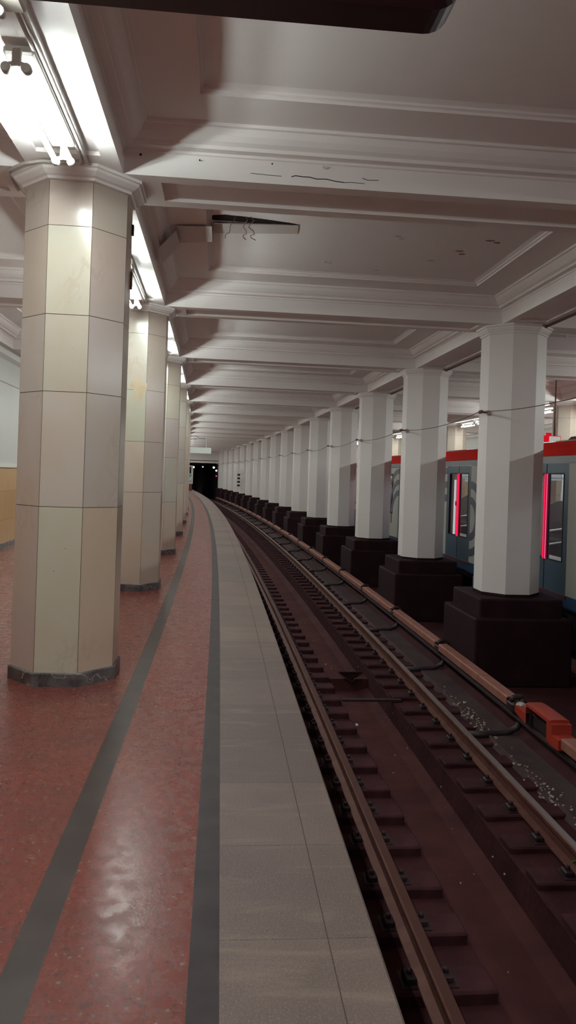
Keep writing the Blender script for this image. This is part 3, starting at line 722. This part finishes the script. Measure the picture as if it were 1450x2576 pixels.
# marker with black squares on a far white column
t = thing('marker_board', 'white marker strip with black squares on a far column', 'marker', P(55.66, 2.86, 0), cur(55.66)[2])
b = MB(); b.box(-.16, .10, -.02, .02, .45, 1.85, 'colpaint'); b.build('strip', t)
b = MB()
for k in range(4): b.box(-.13, .07, -.03, -.018, .58 + k * .26, .71 + k * .26, 'blackmark')
b.build('squares', t)
# tunnel lamps and the red signal
def ray_at(u, v, s):
    f, V0, R = 1900., 1196.01, .0334
    du, dv = u - 725, v - V0; c, sn = math.cos(R), math.sin(R)
    return ((du * c + dv * sn) / f, 1., -(-du * sn + dv * c) / f)
for s, o, z, r, lab in ((76.5, .80, 2.02, .10, 'leftmost white lamp inside the tunnel mouth'), (79, 1.95, 2.10, .07, 'small white lamp at the middle of the tunnel roof'),
                        (75.5, 2.72, 2.04, .11, 'larger white lamp at the right of the tunnel roof'), (75.0, 2.93, 1.74, .09, 'white lamp low on the right tunnel wall')):
    c = P(s, o, z); t = thing('tunnel_lamp', lab, 'lamp', c, 0, 'lamps in the tunnel mouth')
    b = MB(); b.lathe([(.02, -.9 * r), (r * .7, -.7 * r), (r, 0), (r * .7, .7 * r), (.02, .9 * r)], 'lampw', (0, 0, 0), 12); b.build('globe', t)
    b = MB(); b.box(-.04, .04, -.04, .04, .6 * r, .35 if z > 2 else .12, 'iron'); b.build('bracket', t)
t = thing('signal_lamp', 'small red signal light beside the tunnel mouth', 'signal', P(74.6, 2.90, 1.2), cur(74)[2])
b = MB(); b.box(-.10, .10, 0, .15, -.35, .18, 'plinth', .02); b.build('case', t)
b = MB(); b.lathe([(.005, -.03), (.055, -.02), (.055, .0)], 'lampr', (0, -.0, 0), 12, 'y'); b.build('lens', t)

# ------------------------------------------------------------------ metro train on the far track
OT, TH = 4.15, .06
t = thing('metro_car', 'blue and grey metro car with a red roof band behind the white columns', 'train', P(14.4, 5.38, -.2))
T0, T1 = 5.2, 24.2
DOORS = [(9.85, 11.22), (13.70, 15.09), (17.55, 18.94), (21.40, 22.79), (6.0, 7.37)]
ds = sorted(DOORS)
edges = [T0] + [x for d in ds for x in d] + [T1]
WZ0, WZ1 = .62, 1.60
for k in range(0, len(edges), 2):
    b = MB(); a, c = edges[k], edges[k + 1]; m0, m1 = (a + c) / 2 - .62, (a + c) / 2 + .62
    if k in (0, len(edges) - 2): b.sbox(a, c, OT, OT + TH, 0.0, 1.80, 'panel')
    else:
        b.sbox(a, m0, OT, OT + TH, 0.0, 1.80, 'panel'); b.sbox(m1, c, OT, OT + TH, 0.0, 1.80, 'panel'); b.sbox(m0, m1, OT, OT + TH, 0, WZ0, 'panel'); b.sbox(m0, m1, OT, OT + TH, WZ1, 1.80, 'panel')
    b.build('side_panel', t, True)
for k in range(2, len(edges) - 2, 2):
    a, c = edges[k], edges[k + 1]; m0, m1 = (a + c) / 2 - .62, (a + c) / 2 + .62
    b = MB(); b.sbox(m0, m1, OT + .02, OT + .03, WZ0, WZ1, 'glass', 1); b.build('window_pane', t, True)
    b = MB(); b.sbox(m0 - .03, m1 + .03, OT - .004, OT + .03, WZ0 - .03, WZ0 + .01, 'rubber', 1); b.sbox(m0 - .03, m1 + .03, OT - .004, OT + .03, WZ1 - .01, WZ1 + .03, 'rubber', 1)
    b.sbox(m0 - .03, m0 + .01, OT - .004, OT + .03, WZ0, WZ1, 'rubber', 1); b.sbox(m1 - .01, m1 + .03, OT - .004, OT + .03, WZ0, WZ1, 'rubber', 1); b.build('window_frame', t, True)
b = MB(); b.sweep([(OT - .01, 1.90), (6.61, 1.90), (6.61, 2.10), (6.3, 2.155), (5.38, 2.185), (4.5, 2.155), (OT + .03, 2.10)], T0, T1, ['inner', 'red', 'greytrim', 'greytrim', 'greytrim', 'greytrim', 'red']); r_ = b.build('roof', t, True); r_['label'] = 'roof with a red band'
b = MB(); b.sbox(T0, T1, OT - .02, OT + .04, 1.80, 1.895, 'greytrim'); b.build('door_header', t, True)
b = MB(); b.sweep([(OT + .01, -.19), (OT + .09, -.19), (OT + .09, .0), (OT - .002, .0)], T0, T1, 'navy'); b.build('skirt', t, True)
for (a, c) in DOORS:
    b = MB(); b.sbox(a - .02, c + .02, OT - .012, OT + .02, -.055, -.005, 'maroon', 1); b.build('door_sill', t, True)
for di, (a, c) in enumerate(DOORS):
    m = (a + c) / 2
    for leaf, (x0, x1) in enumerate(((a, m - .006), (m + .006, c))):
        w0, w1 = (x0 + .15, x1 - .05) if leaf == 0 else (x0 + .05, x1 - .15)
        wz0, wz1 = .44, 1.645
        b = MB()
        b.sbox(x0 + .008, w0, OT + .004, OT + .044, 0, 1.795, 'door', 1); b.sbox(w1, x1, OT + .004, OT + .044, 0, 1.795, 'door', 1); b.sbox(w0, w1, OT + .004, OT + .044, 0, wz0, 'door', 1); b.sbox(w0, w1, OT + .004, OT + .044, wz1, 1.795, 'door', 1)
        b.sbox(x0 - .0, x0 + .008, OT + .002, OT + .04, 0, 1.795, 'rubber', 1)
        d = b.build('door_leaf', t, True)
        b = MB(); b.sbox(w0, w1, OT + .02, OT + .026, wz0, wz1, 'glass', 1); b.build('door_pane', d, True)
        b = MB()
        for q in ((w0 - .015, w0 + .006, wz0, wz1), (w1 - .006, w1 + .015, wz0, wz1), (w0, w1, wz0 - .015, wz0 + .004), (w0, w1, wz1 - .004, wz1 + .015)): b.sbox(q[0], q[1], OT - .001, OT + .03, q[2], q[3], 'rubber', 1)
        b.build('pane_seal', d, True)
        b = MB(); e = m - .035 if leaf == 0 else m + .035
        b.tube([P(e, OT - .006, wz0 - .01), P(e, OT - .006, wz1)], .010, 'led' if (leaf or di) else 'ledpink', 8); b.build('led_strip', d, True)
        b = MB(); b.sbox(e - .03, e + .03, OT + .003, OT + .006, wz0, wz1, 'ledglow', 1); b.build('glow_backing', d, True)  # dark red glow around the LED painted as an emitting strip
        if leaf == 1 and di < 3:
            b = MB(); b.tube([P(w1 - .20, OT + .05, wz0), P(w1 - .20, OT + .05, wz1 - .12)], .02, 'reflbar', 8); b.build('bar_reflection', d, True)  # glowing bar stands in for the white reflection in the window
            b = MB(); b.sbox(w0 + .02, w1 + .14, OT + .075, OT + .08, wz0, wz1, 'pinkglow', 1); b.build('pink_glow_sheet', d, True)  # pink glow behind the pane painted as a coloured sheet
        if leaf == 0:
            b = MB(); b.sbox(w0 + .03, w1 - .08, OT + .012, OT + .018, wz0 + .005, wz0 + .055, 'scrap', 1); b.build('sticker', d, True)
    if di == 1:
        b = MB(); c_ = P(m + .12, OT - .002, 1.06); b.lathe([(.05, -.004), (.05, .004)], 'red', (c_.x, c_.y, c_.z), 16, 'x'); b.build('round_sticker', t, True)
def ringarc(s_c, z_c, r0, r1, a0, a1, m='ring', n=24):
    mb = MB()
    for k in range(n):
        u, w = math.radians(a0 + (a1 - a0) * k / n), math.radians(a0 + (a1 - a0) * (k + 1) / n)
        q = [(s_c + r * math.cos(x), z_c + r * math.sin(x)) for r, x in ((r0, u), (r1, u), (r1, w), (r0, w))]
        if min(z for _, z in q) < -.02: continue
        mb.loft([[P(s, OT - .004, z) for s, z in q], [P(s, OT + .001, z) for s, z in q]], m)
    return mb
for (a, c) in DOORS[:4]:
    for r0, r1 in ((.27, .41), (.56, .70)) if a > 10 else (): ringarc(a - .004, .807, r0, r1, 90, 270).build('livery_ring', t, True)
    for r0, r1 in ((.62, .76), (.90, 1.03), (1.18, 1.31)): ringarc(c + .004, .46, r0, r1, 90, -10).build('livery_ring', t, True)
b = MB(); b.sbox(T0, T1, OT + .08, 6.6, -.06, 0.0, 'seat'); b.build('floor_pan', t, True)
b = MB(); b.sbox(T0, T1, 6.55, 6.61, 0, .62, 'inner'); b.sbox(T0, T1, 6.55, 6.61, 1.58, 1.9, 'inner')
s = T0
while s < T1:
    b.sbox(s, s + .35, 6.55, 6.61, .62, 1.58, 'inner', 1); s += 1.35
b.build('far_side', t, True)
b = MB()
for o in (4.75, 6.0): b.sbox(T0 + .2, T1 - .2, o - .05, o + .05, 1.87, 1.885, 'trainlamp')
b.build('ceiling_lamp', t, True)
b = MB()
for (a, c) in ds:
    for x in (a - .25, c + .25):
        for o in (5.0, 5.8): b.tube([P(x, o, 0), P(x, o, 1.88)], .016, 'steel', 8)
    b.tube([P(a - .3, 5.0, 1.62), P(c + .3, 5.0, 1.62)], .014, 'steel', 8); b.tube([P(a - .3, 5.8, 1.62), P(c + .3, 5.8, 1.62)], .014, 'steel', 8)
b.build('grab_rail', t, True)
for (a, c) in DOORS[:3]:
    b = MB(); x = a + .02
    # rounded partition beside the door with two pale rails in front
    prof = [(4.30, .05), (5.15, .05), (5.15, .90), (5.10, 1.08), (4.98, 1.20), (4.82, 1.26), (4.60, 1.24), (4.42, 1.14), (4.30, 1.0)]
    for xx in (c - .05, ):
        b.loft([[P(xx - .02, o, z) for o, z in prof], [P(xx + .02, o, z) for o, z in prof]], 'seat')
    b.build('partition', t, True)
    b = MB()
    for z in (.60, .80): b.tube([P(m_, 4.28 + .55 * q_, z + .05 * q_) for m_, q_ in ((c - .42, 0), (c - .27, .5), (c - .12, 1))], .016, 'steel', 8)
    b.build('hand_rail', t, True)
    b = MB(); b.sbox(c + .1, c + 1.9, 6.05, 6.5, .30, .42, 'seat'); b.sbox(c + .1, c + 1.9, 6.40, 6.5, .42, .95, 'seat'); b.sbox(c + .1, c + 1.9, 6.1, 6.45, .0, .3, 'greytrim'); b.build('bench', t, True)
b = MB(); b.sweep([(OT + .01, -.19), (6.6, -.19), (6.6, 1.9), (OT + .01, 1.9)], T1, T1 + .04, 'dark', 1); b.sweep([(4.9, -.1), (5.9, -.1), (5.9, 1.75), (4.9, 1.75)], T1 + .04, T1 + .4, 'rubber', 1); b.build('end_wall', t, True)
b = MB(); b.sbox(T0, T1, 4.55, 6.2, -.42, -.19, 'rubber')
for a, c in ((5.4, 7.2), (8.6, 10.1), (11.2, 12.4), (16.3, 17.4), (18.0, 20.2)): b.sbox(a, c, 4.32, 6.4, -.75, -.2, 'rubber', 1)
b.build('underframe', t, True)
b = MB(); b.sbox(12.62, 13.10, 4.24, 4.5, -.50, -.30, 'greytrim', 1); b.sbox(13.55, 13.70, 4.24, 4.5, -.55, -.25, 'greytrim', 1); b.build('equipment_box', t, True)
for s in (7.6, 9.4, 20.4, 22.2):
    b = MB()
    for o in (4.65, 5.98): b.tube([P(s, o, -.66), P(s, o + .12, -.66)], .38, 'iron', 20, True)
    b.tube([P(s, 4.7, -.66), P(s, 6.05, -.66)], .07, 'iron', 10); b.build('wheelset', t, True)
b = MB(); b.loft([[P(x, o, z) for x, o in ((7.2, 5.0), (x1, 5.0), (x1, 5.9), (7.2, 5.9))] for x1, z in ((11.8, 2.15), (11.55, 2.265))], 'dark'); b.build('roof_unit', t, True)
for s, o, z, w in ((14.75, OT - .003, -.10, .5), (13.6, OT - .002, -.12, .12)):
    pass
# running rails under the train
for o, lab in ((mir(1.978), 'running rail of the far track, under the train, column side'), (mir(.62), 'running rail of the far track, under the train, far side')):
    b = MB(); b.sweep([(q - 0, z - .05) for q, z in rail_prof(o)], SA, 73, RM); tag(b.build('far_rail', world=True), lab, 'rail', None, 'thing')

# ------------------------------------------------------------------ far platform: columns, red sign
pm = None
for i in range(3, 13):
    root = thing('far_column', '%s marble column of the far platform, beyond the train' % ordw(i - 3), 'column', P(sc(i), mir(-1.646), 0), cur(sc(i))[2], 'marble columns on the far platform') if pm is None else None
    if pm is None:
        pm = root; mb = MB(); mb.octa([(AP - .004, 0), (AP - .004, 3.475)], 'joint'); half = AP * math.tan(PI8)
        for k in range(8):
            a = k * PI4; nx, ny = math.cos(a), math.sin(a); tx, ty = -ny, nx
            for r in range(5):
                z0, z1, h = ROWS[r] + .002, ROWS[r + 1] - .002, half - .0018; cc = TONES[random.choice('wwptt')]
                mb.face([(nx * AP + tx * u, ny * AP + ty * u, z) for u, z in ((-h, z0), (h, z0), (h, z1), (-h, z1))], 'marble', tone=cc)
        mb.build('shaft', root)
        mb = MB(); mb.octa([(AP, 3.470), (AP + .03, 3.48), (AP + .075, 3.524), (AP + .098, 3.543), (AP + .098, 3.5645)], 'paint'); mb.build('capital', root)
    else:
        dup(pm, P(sc(i), mir(-1.646), 0), cur(sc(i))[2], '%s marble column of the far platform, beyond the train' % ordw(i - 3))
t = thing('red_sign', 'small red framed lit sign hanging beyond the train roof', 'sign', P(16.5, 7.05, 2.555), cur(16.5)[2])
b = MB(); b.box(-.45, .17, -.04, .04, -.13, .045, 'signred', .01); b.box(-.16, -.05, -.03, .03, .04, .11, 'signred'); b.build('frame', t)
b = MB(); b.box(-.11, .15, -.05, -.03, -.105, .030, 'lightsign'); b.build('face', t)
b = MB(); b.tube([(.03, 0, .04), (.03, 0, .55), (.03, 0, 1.35)], [.022, .018, .014], 'cable', 8); b.build('hanging_rod', t)

# ------------------------------------------------------------------ world, camera, view
w = bpy.data.worlds.new('station_air'); SC.world = w; w.use_nodes = True
w.node_tree.nodes['Background'].inputs[0].default_value = (.22, .165, .17, 1); w.node_tree.nodes['Background'].inputs[1].default_value = 1.0
cam = bpy.data.cameras.new('camera'); co = bpy.data.objects.new('camera', cam); COL.objects.link(co)
cam.sensor_fit = 'VERTICAL'; cam.sensor_height = 24; cam.lens = 24 * 1900 / 2576
cam.shift_y = -(1288 - 1196.01) / 2576
cam.clip_start = .05; cam.clip_end = 300
r = .0334
co.matrix_world = Matrix(((math.cos(r), -math.sin(r), 0, 0), (0, 0, -1, 0), (math.sin(r), math.cos(r), 0, 1.5), (0, 0, 0, 1)))
SC.camera = co
SC.view_settings.view_transform = 'Standard'; SC.view_settings.look = 'None'; SC.view_settings.exposure = 0; SC.view_settings.gamma = 1; SC.view_settings.use_curve_mapping = False
SC.cycles.use_denoising = True; SC.cycles.max_bounces = 10; SC.cycles.diffuse_bounces = 6; SC.cycles.glossy_bounces = 4; SC.cycles.transparent_max_bounces = 12
SC.cycles.caustics_reflective = False; SC.cycles.caustics_refractive = False; SC.cycles.sample_clamp_indirect = 6
